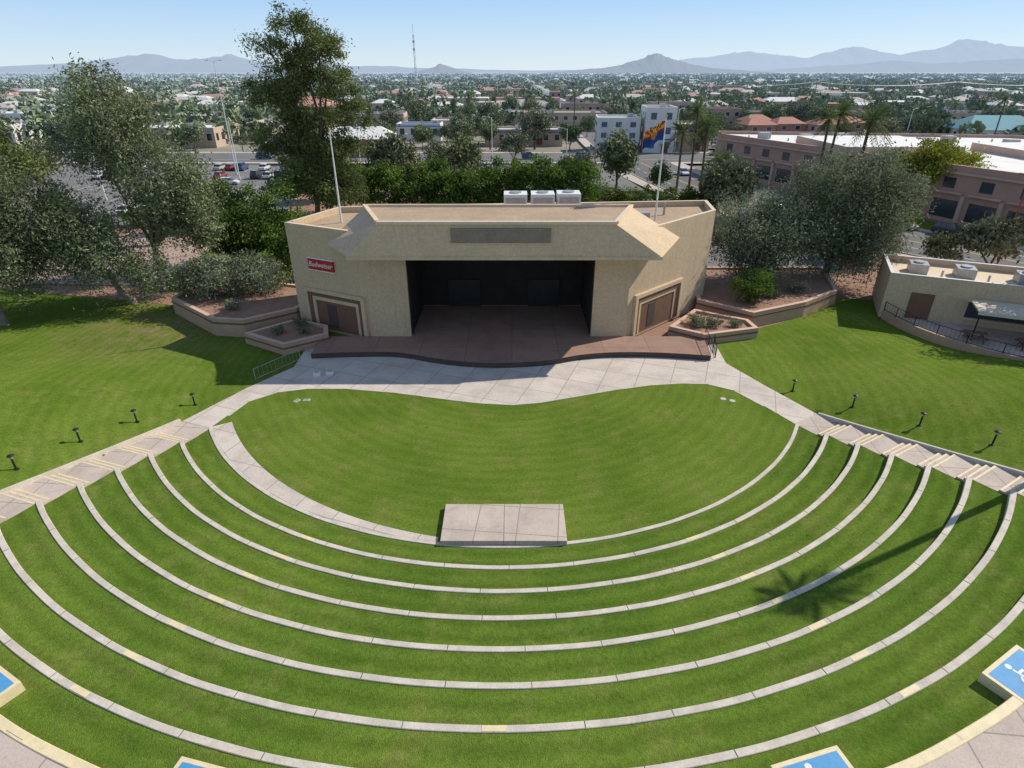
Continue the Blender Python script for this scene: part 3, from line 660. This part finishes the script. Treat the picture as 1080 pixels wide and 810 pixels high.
# ------------------------------------------------------------------ buildings
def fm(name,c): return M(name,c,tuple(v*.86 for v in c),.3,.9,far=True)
W_TAN=fm('wall_tan',(.50,.38,.27)); W_WHT=fm('wall_white',(.76,.73,.68)); W_MAU=fm('wall_mauve',(.46,.29,.225)); W_BRK=fm('wall_brick',(.40,.20,.14)); W_PNK=fm('wall_pink',(.58,.40,.31)); W_GRY=fm('wall_grey',(.44,.43,.41))
R_WHT=fm('roof_white',(.78,.76,.72)); R_TAN=fm('roof_tan',(.54,.45,.36)); R_RED=fm('roof_red',(.46,.19,.12)); R_GRY=fm('roof_grey',(.38,.37,.35)); R_BLU=fm('roof_blue',(.06,.22,.48)); R_TEAL=fm('roof_teal',(.15,.36,.40))
def building(name,x,y,w_,d,h,rot=0,wall=W_TAN,roof=R_WHT,st_=1,gable=False,glass=GLASS,par=.6,band_=None,winw=1.6):
    m=MB(); m.box(-w_/2,w_/2,-d/2,d/2,-.7,h,wall,roof)
    if gable:
        o_=.5; zr=h+min(d,w_)*.22; x0,x1,y0,y1=-w_/2-o_,w_/2+o_,-d/2-o_,d/2+o_; hp=d/2
        a=(x0,y0,h-.05);b_=(x1,y0,h-.05);c_=(x1,y1,h-.05);d_=(x0,y1,h-.05);e=(x0+hp*.7,0,zr);f=(x1-hp*.7,0,zr)
        for q in ([a,b_,f,e],[c_,d_,e,f],[b_,c_,f],[d_,a,e],[d_,c_,b_,a]): m.face(q,roof)
    else:
        m.rim([(-w_/2,-d/2),(w_/2,-d/2),(w_/2,d/2),(-w_/2,d/2)],.35,h,h+par,wall,W_WHT if wall is W_WHT else wall)
        rg=random.Random(int(x*7+y))
        for _ in range(max(1,int(w_*d/110))):
            ax,ay=rg.uniform(-w_/2+2,w_/2-3),rg.uniform(-d/2+2,d/2-3); m.box(ax,ax+1.8,ay,ay+1.5,h+.01,h+1.2,GALV)
    fh=h/st_
    for s in range(st_):
        z0=s*fh+fh*.32; z1=s*fh+fh*.76
        n=int(w_/3.6)
        for i in range(n):
            cx=-w_/2+(i+.5)*w_/n; m.box(cx-winw/2-.1,cx+winw/2+.1,-d/2-.05,-d/2,z0-.1,z1+.1,W_WHT if wall is not W_WHT else W_GRY); m.box(cx-winw/2,cx+winw/2,-d/2-.08,-d/2-.05,z0,z1,glass)
        n=int(d/3.8)
        for i in range(n):
            cy=-d/2+(i+.5)*d/n
            for sx in (-1,1):
                xx=sx*w_/2; a_,b2=sorted((xx,xx+sx*.07)); m.box(a_,b2,cy-winw/2,cy+winw/2,z0,z1,glass)
    m.box(-1.0+w_*.2,1.0+w_*.2,-d/2-.11,-d/2-.081,0,2.3,BROWN)
    m.box(-1.6+w_*.2,1.6+w_*.2,-d/2-1.2,-d/2-.0,2.5,2.65,band_ or W_GRY)
    if st_>1 or band_: m.box(-w_/2-.04,w_/2+.04,-d/2-.14,-d/2-.001,fh*.9,fh*.98,band_ or wall)
    return m.build(name,(x,y,0),rot)
building('red_roof_restaurant',-45,190,21,13,4.8,.12,W_BRK,R_WHT,1,True,band_=R_RED)
building('cream_shop_building',-70,208,14,12,4.5,.05,W_WHT,R_TAN,1,True)
building('blue_canopy_gas_station',-34,240,16,10,4.6,0,W_WHT,R_BLU,1,band_=R_BLU)
building('white_office_building',33,204,13,14,9,-.08,W_WHT,R_WHT,3,glass=GLASSB); building('white_office_building',45,201,9,15,12,-.08,W_WHT,R_WHT,3,glass=GLASSB,band_=GLASSB); building('white_office_annex',56,207,12,14,7,-.08,W_TAN,R_WHT,2,glass=GLASSB)
for x,y,wl in ((86,228,W_BRK),(98,233,W_BRK),(110,229,W_PNK),(92,246,W_BRK),(122,238,W_BRK)): building('brick_house',x,y,10,9,5.6,.1,wl,R_RED,2,True)
building('white_warehouse',-190,218,60,24,6,.02,W_WHT,R_WHT,1); building('tan_store',-118,222,40,20,5,0,W_TAN,R_WHT,1); building('pink_store',-84,248,28,18,4.6,0,W_PNK,R_TAN,1,band_=R_RED)
building('shop_row',4,222,26,12,4.2,0,W_TAN,R_WHT,1,band_=R_BLU); building('tan_office_block',22,276,34,18,6.5,0,W_TAN,R_TAN,2)
building('red_brick_church',-100,330,22,30,7,.1,W_BRK,R_RED,2,True)
for x,y,wd,h,wl,rf in ((70,284,18,5.5,W_PNK,R_TAN),(92,292,16,7,W_MAU,R_TAN),(112,288,20,6,W_TAN,R_TAN),(134,302,18,6.5,W_PNK,R_WHT),(36,326,22,7.5,W_MAU,R_TAN),(58,340,24,6,W_PNK,R_WHT),(84,350,20,7,W_TAN,R_TAN),(156,296,18,5.5,W_TAN,R_RED)): building('apartment_block',x,y,wd,13,h,.04,wl,rf,2)
building('teal_roof_hall',165,222,26,18,4.8,-.1,W_WHT,R_TEAL,1,True)
building('tan_townhouse_row',196,280,50,16,6,0,W_TAN,R_TAN,2); building('tan_store',-150,285,46,24,5,0,W_TAN,R_WHT,1); building('white_store',-230,300,50,26,5,0,W_WHT,R_WHT,1)
building('tan_store',-20,262,24,14,4.4,0,W_TAN,R_WHT,1); building('pink_store',-62,300,26,16,4.6,.05,W_PNK,R_WHT,1); building('white_store',-6,318,22,14,4.4,.0,W_WHT,R_WHT,1)
m=MB(); FP=[(77,86),(132,96),(150,118),(118,152),(52,163),(50,156)]
m.prism(FP,-.7,8.0,W_MAU,R_WHT); m.rim(FP,.45,8.0,8.7,W_MAU,W_PNK)
p0,p1=(50,156),(77,86); L=math.hypot(27,70)
for i in range(12):
    u=3+i*6; m.wallbox(p0,p1,u,u+4.2,.6,3.4,0,.06,GLASS); m.wallbox(p0,p1,u-.4,u+4.6,4.4,4.7,0,.5,W_PNK); m.wallbox(p0,p1,u+.8,u+2.8,5.2,6.8,0,.06,GLASS); m.wallbox(p0,p1,u+4.6,u+5.2,-.2,4.3,0,.45,W_PNK)
q0,q1=(77,86),(132,96)
for i in range(8):
    u=3+i*6.5; m.wallbox(q0,q1,u,u+4.2,.6,3.4,0,.06,GLASS); m.wallbox(q0,q1,u+1,u+3.2,5.2,6.8,0,.06,GLASS); m.wallbox(q0,q1,u-.6,u-.1,-.2,7.4,0,.35,W_PNK)
m.wallbox(p0,p1,0.1,L-.1,7.4,7.7,0,.4,W_PNK)
for x0,x1,y0,y1,z in ((62,84,118,140,9.6),(92,118,108,128,9.4)): m.box(x0,x1,y0,y1,8.01,z,W_PNK,R_WHT)
for x,y in ((66,146),(88,138),(96,142),(75,148),(126,112),(122,124),(90,104),(86,98),(104,134),(58,150)): m.box(x,x+2.4,y,y+2,8.01,9.3,W_GRY)
for k in range(26):
    x,y=56+k*3.2,158-k*.55; 
    if x<116: m.tube([(x,y-6-(k%4)*3,8.0),(x,y-6-(k%4)*3,8.6)],.18,GALV,6)
m.build('civic_office_building')
rg=random.Random(3); fb=MB()
mats=[(W_TAN,R_WHT),(W_WHT,R_WHT),(W_PNK,R_TAN),(W_TAN,R_TAN),(W_TAN,R_GRY),(W_BRK,R_RED),(W_PNK,R_RED),(W_WHT,R_TAN),(W_PNK,R_WHT)]
for k in range(820):
    Y=240+2200*rg.random()**1.45; X=rg.uniform(-1,1)*.92*Y
    if abs(X-35)<18 or any(abs(Y-s)<18 for s in (335,520,760)): continue
    if Y<352 and -260<X<230: continue
    wd,dp,h=rg.uniform(10,26),rg.uniform(9,16),rg.choice([3.4,3.8,4,4.2,4.5,5,5.5])
    if rg.random()<.15: wd*=1.9; dp*=1.5; h+=1.2
    wl,rf=rg.choice(mats); x0,y0=X-wd/2,Y-dp/2
    fb.box(x0,x0+wd,y0,y0+dp,-.7,h,wl,rf)
    if h<5.1 and wd<28:
        fb.face([(x0-.5,y0-.5,h),(x0+wd+.5,y0-.5,h),(x0+wd-dp/3,Y,h+dp*.18),(x0+dp/3,Y,h+dp*.18)],rf); fb.face([(x0+wd+.5,y0+dp+.5,h),(x0-.5,y0+dp+.5,h),(x0+dp/3,Y,h+dp*.18),(x0+wd-dp/3,Y,h+dp*.18)],rf)
        fb.face([(x0+wd+.5,y0-.5,h),(x0+wd+.5,y0+dp+.5,h),(x0+wd-dp/3,Y,h+dp*.18)],rf); fb.face([(x0-.5,y0+dp+.5,h),(x0-.5,y0-.5,h),(x0+dp/3,Y,h+dp*.18)],rf)
    if Y<800:
        n=max(2,int(wd/5))
        for i in range(n):
            cx=x0+(i+.5)*wd/n; fb.box(cx-.9,cx+.9,y0-.08,y0,h*.3,h*.68,GLASS)
fb.build('distant_city_buildings')
# ------------------------------------------------------------------ trees
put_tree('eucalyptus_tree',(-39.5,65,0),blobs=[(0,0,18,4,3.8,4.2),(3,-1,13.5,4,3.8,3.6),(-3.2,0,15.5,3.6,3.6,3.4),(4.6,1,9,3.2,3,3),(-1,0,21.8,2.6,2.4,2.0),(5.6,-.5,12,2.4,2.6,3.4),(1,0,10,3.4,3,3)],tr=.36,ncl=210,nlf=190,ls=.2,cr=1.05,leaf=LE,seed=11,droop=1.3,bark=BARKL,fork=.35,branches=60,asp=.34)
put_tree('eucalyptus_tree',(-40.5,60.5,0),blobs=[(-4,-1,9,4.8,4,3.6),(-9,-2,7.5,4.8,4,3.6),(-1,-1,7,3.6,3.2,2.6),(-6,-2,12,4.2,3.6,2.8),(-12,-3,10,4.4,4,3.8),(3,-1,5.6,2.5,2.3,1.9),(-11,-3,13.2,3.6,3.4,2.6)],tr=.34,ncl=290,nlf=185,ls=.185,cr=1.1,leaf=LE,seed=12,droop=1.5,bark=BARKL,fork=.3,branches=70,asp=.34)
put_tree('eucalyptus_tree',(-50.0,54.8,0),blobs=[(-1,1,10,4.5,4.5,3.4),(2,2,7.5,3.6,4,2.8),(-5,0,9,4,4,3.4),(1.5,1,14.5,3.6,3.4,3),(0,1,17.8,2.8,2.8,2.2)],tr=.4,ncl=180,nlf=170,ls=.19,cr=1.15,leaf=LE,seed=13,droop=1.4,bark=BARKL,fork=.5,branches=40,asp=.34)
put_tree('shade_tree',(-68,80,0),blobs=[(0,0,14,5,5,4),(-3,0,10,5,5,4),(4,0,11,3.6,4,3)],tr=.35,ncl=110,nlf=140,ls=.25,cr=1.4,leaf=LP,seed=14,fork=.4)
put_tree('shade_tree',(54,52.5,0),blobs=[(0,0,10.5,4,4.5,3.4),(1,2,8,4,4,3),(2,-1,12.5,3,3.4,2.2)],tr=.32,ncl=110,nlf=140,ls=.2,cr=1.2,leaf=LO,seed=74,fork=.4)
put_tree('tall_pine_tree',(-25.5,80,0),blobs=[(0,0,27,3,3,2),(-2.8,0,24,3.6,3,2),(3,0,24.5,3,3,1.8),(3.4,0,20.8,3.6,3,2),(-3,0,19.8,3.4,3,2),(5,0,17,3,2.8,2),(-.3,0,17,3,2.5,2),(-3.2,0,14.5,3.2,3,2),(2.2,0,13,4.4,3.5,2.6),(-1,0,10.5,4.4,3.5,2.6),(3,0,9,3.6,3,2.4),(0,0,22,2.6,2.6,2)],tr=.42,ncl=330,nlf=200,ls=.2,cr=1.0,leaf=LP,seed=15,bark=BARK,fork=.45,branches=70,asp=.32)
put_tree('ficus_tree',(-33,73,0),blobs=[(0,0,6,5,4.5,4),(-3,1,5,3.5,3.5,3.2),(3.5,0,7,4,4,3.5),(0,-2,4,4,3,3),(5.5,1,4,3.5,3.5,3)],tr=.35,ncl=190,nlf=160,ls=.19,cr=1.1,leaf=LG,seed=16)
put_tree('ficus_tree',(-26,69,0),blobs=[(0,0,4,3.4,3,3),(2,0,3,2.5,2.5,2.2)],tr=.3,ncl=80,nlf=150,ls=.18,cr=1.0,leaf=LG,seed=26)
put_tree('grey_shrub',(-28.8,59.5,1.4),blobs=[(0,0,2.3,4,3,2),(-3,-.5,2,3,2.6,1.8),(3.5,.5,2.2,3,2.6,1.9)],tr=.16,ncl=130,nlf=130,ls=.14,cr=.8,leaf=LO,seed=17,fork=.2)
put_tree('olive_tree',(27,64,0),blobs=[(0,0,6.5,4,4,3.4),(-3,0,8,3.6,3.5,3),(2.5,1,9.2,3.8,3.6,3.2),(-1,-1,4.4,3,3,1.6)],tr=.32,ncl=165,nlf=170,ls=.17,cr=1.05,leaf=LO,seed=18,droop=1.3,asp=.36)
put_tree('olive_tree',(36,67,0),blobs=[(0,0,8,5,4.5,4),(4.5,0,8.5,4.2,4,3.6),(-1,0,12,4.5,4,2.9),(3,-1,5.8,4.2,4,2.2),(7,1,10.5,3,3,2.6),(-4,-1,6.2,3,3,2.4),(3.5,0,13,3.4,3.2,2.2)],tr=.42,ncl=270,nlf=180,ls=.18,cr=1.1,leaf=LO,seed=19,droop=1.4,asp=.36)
put_tree('small_citrus_tree',(24,57.5,1.2),blobs=[(0,0,2,1.8,1.6,1.4),(1.4,.4,1.8,1.3,1.3,1.1)],tr=.12,ncl=45,nlf=120,ls=.12,cr=.6,leaf=LG,seed=20)
put_tree('palo_verde_tree',(71,106,0),blobs=[(0,0,8.6,5,4.5,3.4),(-3.5,0,7.2,3.8,4,2.8),(4.5,0,7.4,3.8,4,2.8)],tr=.3,ncl=130,nlf=130,ls=.27,cr=1.2,leaf=LY,seed=21)
for k,(x0,n) in enumerate(((-33,5),(-12,5))):
    rg_=np.random.default_rng(40+k)
    bl=[(i*5.2+rg_.uniform(-.8,.8),rg_.uniform(-1,1),4.6+rg_.uniform(-.4,.8),4.1,3.6,3.6+rg_.uniform(0,.9)) for i in range(n)]
    put_tree('ficus_row',(x0+1,106-k*1.5,0),blobs=bl,tr=.35,ncl=260,nlf=120,ls=.27,cr=1.15,leaf=LG,seed=30+k,fork=.2,base=(10,0,0))
put_tree('clipped_hedge',(14,108,0),blobs=[(i*4.2,0,2.2,3,2,2.0) for i in range(6)],tr=.12,ncl=150,nlf=100,ls=.22,cr=.8,leaf=LG,seed=44,fork=.2,base=(10,0,0))
put_tree('clipped_hedge',(-60,97,0),blobs=[(i*4.2,0,1.3,3,1.6,1.1) for i in range(6)],tr=.12,ncl=120,nlf=80,ls=.22,cr=.7,leaf=LG,seed=45,fork=.2,base=(10,0,0))
LF2=leaf_mat('background_leaves_olive',(.16,.19,.09),(.21,.22,.13),far=True,tr=0)
tm=[tree_mesh('street_tree',[(0,0,5.5,3.2,3.2,2.6),(1.5,.5,7,2.4,2.4,2),(-1.8,-.4,6.2,2.2,2.4,2)],.22,55,60,.34,1.05,LF,50,branches=12),
    tree_mesh('street_tree',[(0,0,6.5,3.8,3.6,3.2),(-2,0,5,2.8,2.8,2.2),(2.6,0,5.4,2.8,2.6,2.2)],.25,70,60,.36,1.15,LF2,51,branches=12),
    tree_mesh('street_tree',[(0,0,4.2,2.8,2.8,2.3),(0,.5,6,1.8,1.8,1.6)],.2,42,60,.32,1.0,LF,52,branches=8),
    tree_mesh('street_tree',[(0,0,4,1.3,1.3,3),(0,0,8,1.1,1.1,3)],.16,36,65,.28,.7,LF,53,branches=4),
    tree_mesh('street_tree',[(0,0,4.4,3,3,1.9),(2,0,5,2,2,1.5),(-1.8,.6,5.2,1.9,1.9,1.4)],.2,38,55,.32,.95,LF2,54,branches=10)]
pts=[(-48,100),(-104,135),(-112,150),(-50,84),(-46,94),(52,72),(48,78),(-58,168),(-52,172),(-20,170),(0,168),(14,126),(30,127),(36,104),(34,110),(22,131),(-30,125),(-24,128),(-18,134),(-36,120),(-40,132),(-12,138),(88,78),(96,84),(100,72),(150,166),(84,168),(100,168),(120,168),(140,166),(160,140),(60,196),(72,212),(20,200),(-84,198),(-30,200),(-16,198),(0,200),(-8,206),(-20,212),(-66,222),(66,215),(108,214),(122,216),(80,250),(95,258),(60,258),(132,252),(150,246),(-50,262),(-70,265),(-95,262),(-130,252),(-12,246),(-5,262),(-22,285),(-40,290),(52,290),(108,275),(56,72),(-100,205),(-125,205),(-145,208),(-170,200),(-205,202),(-60,240),(-45,225),(-20,232),(12,240),(30,245),(44,250),(54,236),(70,232),(76,262),(105,262),(120,268),(145,262),(165,250),(180,245),(200,250),(170,205),(185,200),(200,210),(-10,290),(10,300),(30,305),(-60,282),(-80,280),(-110,275),(-140,262),(-170,255),(140,215),(130,225),(118,248),(46,310),(70,318),(96,320),(120,322),(20,350),(-30,330),(-50,345),(-80,340),(0,345),(70,112),(81,82),(62,274),(84,276),(102,280),(124,282),(144,284),(48,330),(66,332),(28,292),(14,262),(-30,215),(8,206),(64,240),(138,240),(152,232)]
for x,y in pts: inst('street_tree',tm[random.choice([0,1,2,0,1,2,3,4,4])],(x+random.uniform(-2,2),y+random.uniform(-2,2),-.2),random.random()*6,random.uniform(.7,1.2))
def palm(name,h,seed,nf=34,fl=2.8):
    rg=np.random.default_rng(seed); woods=[tube_np([(0,0,-.3),(.05,0,.6),(.15,.05,h*.5),(.3,.1,h-.2)],[.32,.24,.2,.19],9)]
    V=[];n=0
    for i in range(nf):
        az=rg.uniform(0,6.28); el=rg.uniform(-.9,1.25); d=np.array([math.cos(az)*math.cos(el),math.sin(az)*math.cos(el),math.sin(el)]); side=np.array([-math.sin(az),math.cos(az),0])
        p0=np.array([.3,.1,h]); K=12; L=fl*rg.uniform(.8,1.1); prev=p0
        for k in range(1,K+1):
            t_=k/K; q=p0+d*L*t_+np.array([0,0,-.42*L*t_*t_*math.cos(el)])
            ll=.75*math.sin(math.pi*min(1,t_*.85+.12))+.1
            for s in (-1,1):
                tip=q+side*s*ll*.8+d*.3+np.array([0,0,-.3*ll]); mid=(q+tip)/2
                V+= [prev,mid+d*.07,tip,mid-d*.07]; n+=1
            prev=q
    V=np.array(V); W=np.concatenate([w_[0] for w_ in woods]); Q0=woods[0][1]; Q1=np.arange(n*4).reshape(n,4)+len(W)
    return quad_mesh(name,np.concatenate([W,V]),np.concatenate([Q0,Q1]),np.concatenate([np.zeros(len(Q0)),np.ones(n)]),np.concatenate([np.ones(len(W)),np.repeat(rg.uniform(.6,1.3,n),4)]),[BARK,LPALM])
pm=[palm('palm_tree',15,60,40,2.8),palm('palm_tree',11,61,46,3.3),palm('palm_tree',9,62,60,3.6),palm('palm_tree',15.5,63,26,1.9)]
for x,y,k,s in ((36,126,0,1.05),(33,124,1,1.1),(39,128,1,1.15),(36,108,2,.95),(53,108,0,1.02),(56,112,0,1.06),(60,109,1,1.35),(-14,215,0,1),(5,240,0,.9),(15,238,0,.8),(24,250,0,1),(150,200,0,1),(165,190,0,1.1),(-40,252,0,.9),(60,270,0,.9)): inst('palm_tree',pm[k],(x,y,-.2),random.random()*6,s)
inst('palm_tree',pm[3],(31.0,27.4,h_lawn(31.0,27.4)),1,.98)
rg_=np.random.default_rng(99)
def mass(name,N,y0,y1,pw,hw,nq,size,hk=1):
    Y=y0+(y1-y0)*rg_.random(N)**pw; X=rg_.uniform(-1,1,N)*hw*Y
    keep=np.ones(N,bool)
    if y0<320: keep&=~((Y<300)&(X>-60)&(X<150)); 
    keep&=np.abs(X-35)>9; X,Y=X[keep],Y[keep]; n=len(X)
    sc=rg_.uniform(.6,1.5,n); H=rg_.uniform(4.4,8.0,n)*sc*hk
    rep=np.repeat(np.arange(n),nq); m_=len(rep); d=rg_.normal(size=(m_,3)); d/=np.linalg.norm(d,axis=1)[:,None]; d*=rg_.uniform(.4,1,m_)[:,None]**.5
    wd=size*2.4*sc
    C=np.stack([X[rep]+d[:,0]*wd[rep],Y[rep]+d[:,1]*wd[rep],H[rep]*.58+d[:,2]*H[rep]*.45],1)
    SH=np.repeat(rg_.uniform(.6,1.5,n),nq)*rg_.uniform(.7,1.3,m_)
    me=combine(name,[tube_np([(X[0],Y[0],0),(X[0],Y[0],4)],.2,4)],C,size*rg_.uniform(.6,1.2,m_),SH,rg_,[BARK,LF],.7)
    COL.objects.link(bpy.data.objects.new(name,me))
mass('distant_trees',2700,205,1000,1.1,.95,50,1.35); mass('distant_trees_far',5000,850,5600,1.3,.95,16,3.4)
# ------------------------------------------------------------------ mountains
def mountain(name,prof,D,depth,mat,seed,rough,hs_=1):
    X=[p_[0] for p_ in prof]; Hh=[p_[1]*hs_ for p_ in prof]; nx=340; ny=12; V=[];F=[]
    xs_=np.linspace(X[0],X[-1],nx); hs=np.interp(xs_,X,Hh)
    for i in range(nx):
        for j in range(ny):
            v_=j/(ny-1); x=xs_[i]; y=D-depth/2+depth*v_; s_=1-abs(2*v_-1)**1.2
            nz=mnoise.fractal(Vector((x/rough,y/rough,seed)),.9,2.1,6)
            n2=mnoise.fractal(Vector((x/rough*4,y/rough*3,seed+5)),.9,2.1,5)
            V.append((x,y,max(-5,hs[i]*s_*(1+.18*nz+.14*n2)+hs[i]*.25*n2*s_*(1-s_))))
    for i in range(nx-1):
        for j in range(ny-1): F.append((i*ny+j,(i+1)*ny+j,(i+1)*ny+j+1,i*ny+j+1))
    me=bpy.data.meshes.new(name); me.from_pydata(V,[],F); me.materials.append(mat); COL.objects.link(bpy.data.objects.new(name,me))
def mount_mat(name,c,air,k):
    # distant rock: diffuse colour mixed with a bluish glow painted in for airlight
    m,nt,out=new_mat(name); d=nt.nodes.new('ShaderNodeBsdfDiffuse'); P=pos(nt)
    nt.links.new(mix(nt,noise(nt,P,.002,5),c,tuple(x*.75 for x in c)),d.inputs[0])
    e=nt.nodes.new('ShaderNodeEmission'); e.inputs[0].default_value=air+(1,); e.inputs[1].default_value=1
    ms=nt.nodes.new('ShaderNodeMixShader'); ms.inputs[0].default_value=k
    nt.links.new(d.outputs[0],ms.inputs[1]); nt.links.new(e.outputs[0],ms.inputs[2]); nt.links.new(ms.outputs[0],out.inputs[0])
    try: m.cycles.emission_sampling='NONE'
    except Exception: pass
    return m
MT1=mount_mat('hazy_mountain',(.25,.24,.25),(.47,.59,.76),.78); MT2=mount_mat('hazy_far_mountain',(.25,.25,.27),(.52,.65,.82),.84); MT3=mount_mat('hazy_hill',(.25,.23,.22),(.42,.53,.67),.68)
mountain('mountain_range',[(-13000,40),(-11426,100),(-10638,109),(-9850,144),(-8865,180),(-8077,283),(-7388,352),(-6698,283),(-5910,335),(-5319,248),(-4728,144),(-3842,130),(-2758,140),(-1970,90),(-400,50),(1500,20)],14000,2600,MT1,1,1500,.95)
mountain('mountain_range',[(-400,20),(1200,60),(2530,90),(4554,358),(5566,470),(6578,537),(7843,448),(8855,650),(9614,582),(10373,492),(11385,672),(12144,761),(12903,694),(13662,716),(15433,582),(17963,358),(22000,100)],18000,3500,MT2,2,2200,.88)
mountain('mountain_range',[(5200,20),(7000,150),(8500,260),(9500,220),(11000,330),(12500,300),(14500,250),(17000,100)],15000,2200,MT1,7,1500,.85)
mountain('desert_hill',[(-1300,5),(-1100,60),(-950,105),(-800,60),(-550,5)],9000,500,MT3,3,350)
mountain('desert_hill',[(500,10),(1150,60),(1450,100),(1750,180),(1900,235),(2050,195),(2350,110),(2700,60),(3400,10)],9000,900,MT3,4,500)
# ------------------------------------------------------------------ light, sky, camera
el=math.radians(39); rot=math.radians(64.5)
W=bpy.data.worlds.new('World'); scene.world=W; W.use_nodes=True; nt=W.node_tree; nt.nodes.clear()
sk=nt.nodes.new('ShaderNodeTexSky'); sk.sky_type='NISHITA'; sk.sun_disc=False; sk.sun_elevation=el; sk.sun_rotation=rot; sk.altitude=400; sk.air_density=1.0; sk.dust_density=.3; sk.ozone_density=2.0
tcn=nt.nodes.new('ShaderNodeTexCoord'); sx=nt.nodes.new('ShaderNodeSeparateXYZ'); nt.links.new(tcn.outputs['Generated'],sx.inputs[0])
rp=nt.nodes.new('ShaderNodeValToRGB'); nt.links.new(sx.outputs['Z'],rp.inputs[0]); E=rp.color_ramp.elements
E[0].position=0; E[0].color=(.72,.85,.95,1); E[1].position=1; E[1].color=(.17,.26,.44,1)
for p_,c_ in ((.035,(.58,.77,.96)),(.10,(.37,.62,.96)),(.3,(.34,.46,.68))):
    e=E.new(p_); e.color=c_+(1,)
sc_=nt.nodes.new('ShaderNodeVectorMath'); sc_.operation='SCALE'; nt.links.new(rp.outputs[0],sc_.inputs[0]); sc_.inputs['Scale'].default_value=1/.13
mx=mix(nt,.85,sk.outputs[0],sc_.outputs[0])
bg=nt.nodes.new('ShaderNodeBackground'); bg.inputs[1].default_value=.13; ow=nt.nodes.new('ShaderNodeOutputWorld')
nt.links.new(mx,bg.inputs[0]); nt.links.new(bg.outputs[0],ow.inputs[0])
L=bpy.data.lights.new('sun','SUN'); L.energy=5.0; L.angle=math.radians(.5); L.color=(1,.93,.81)
lo=bpy.data.objects.new('sun',L); COL.objects.link(lo)
sv=Vector((math.sin(rot)*math.cos(el),math.cos(rot)*math.cos(el),math.sin(el))); lo.rotation_euler=(-sv).to_track_quat('-Z','Y').to_euler(); lo.location=(60,40,60)
cam=bpy.data.cameras.new('camera'); co=bpy.data.objects.new('camera',cam); COL.objects.link(co); co.location=(0,0,22); co.rotation_euler=(math.radians(90-27.68),0,0)
cam.sensor_width=36; cam.lens=36*629/1080; cam.clip_end=70000; cam.clip_start=.2; scene.camera=co
scene.view_settings.view_transform='Standard'; scene.view_settings.look='None'; scene.view_settings.exposure=0
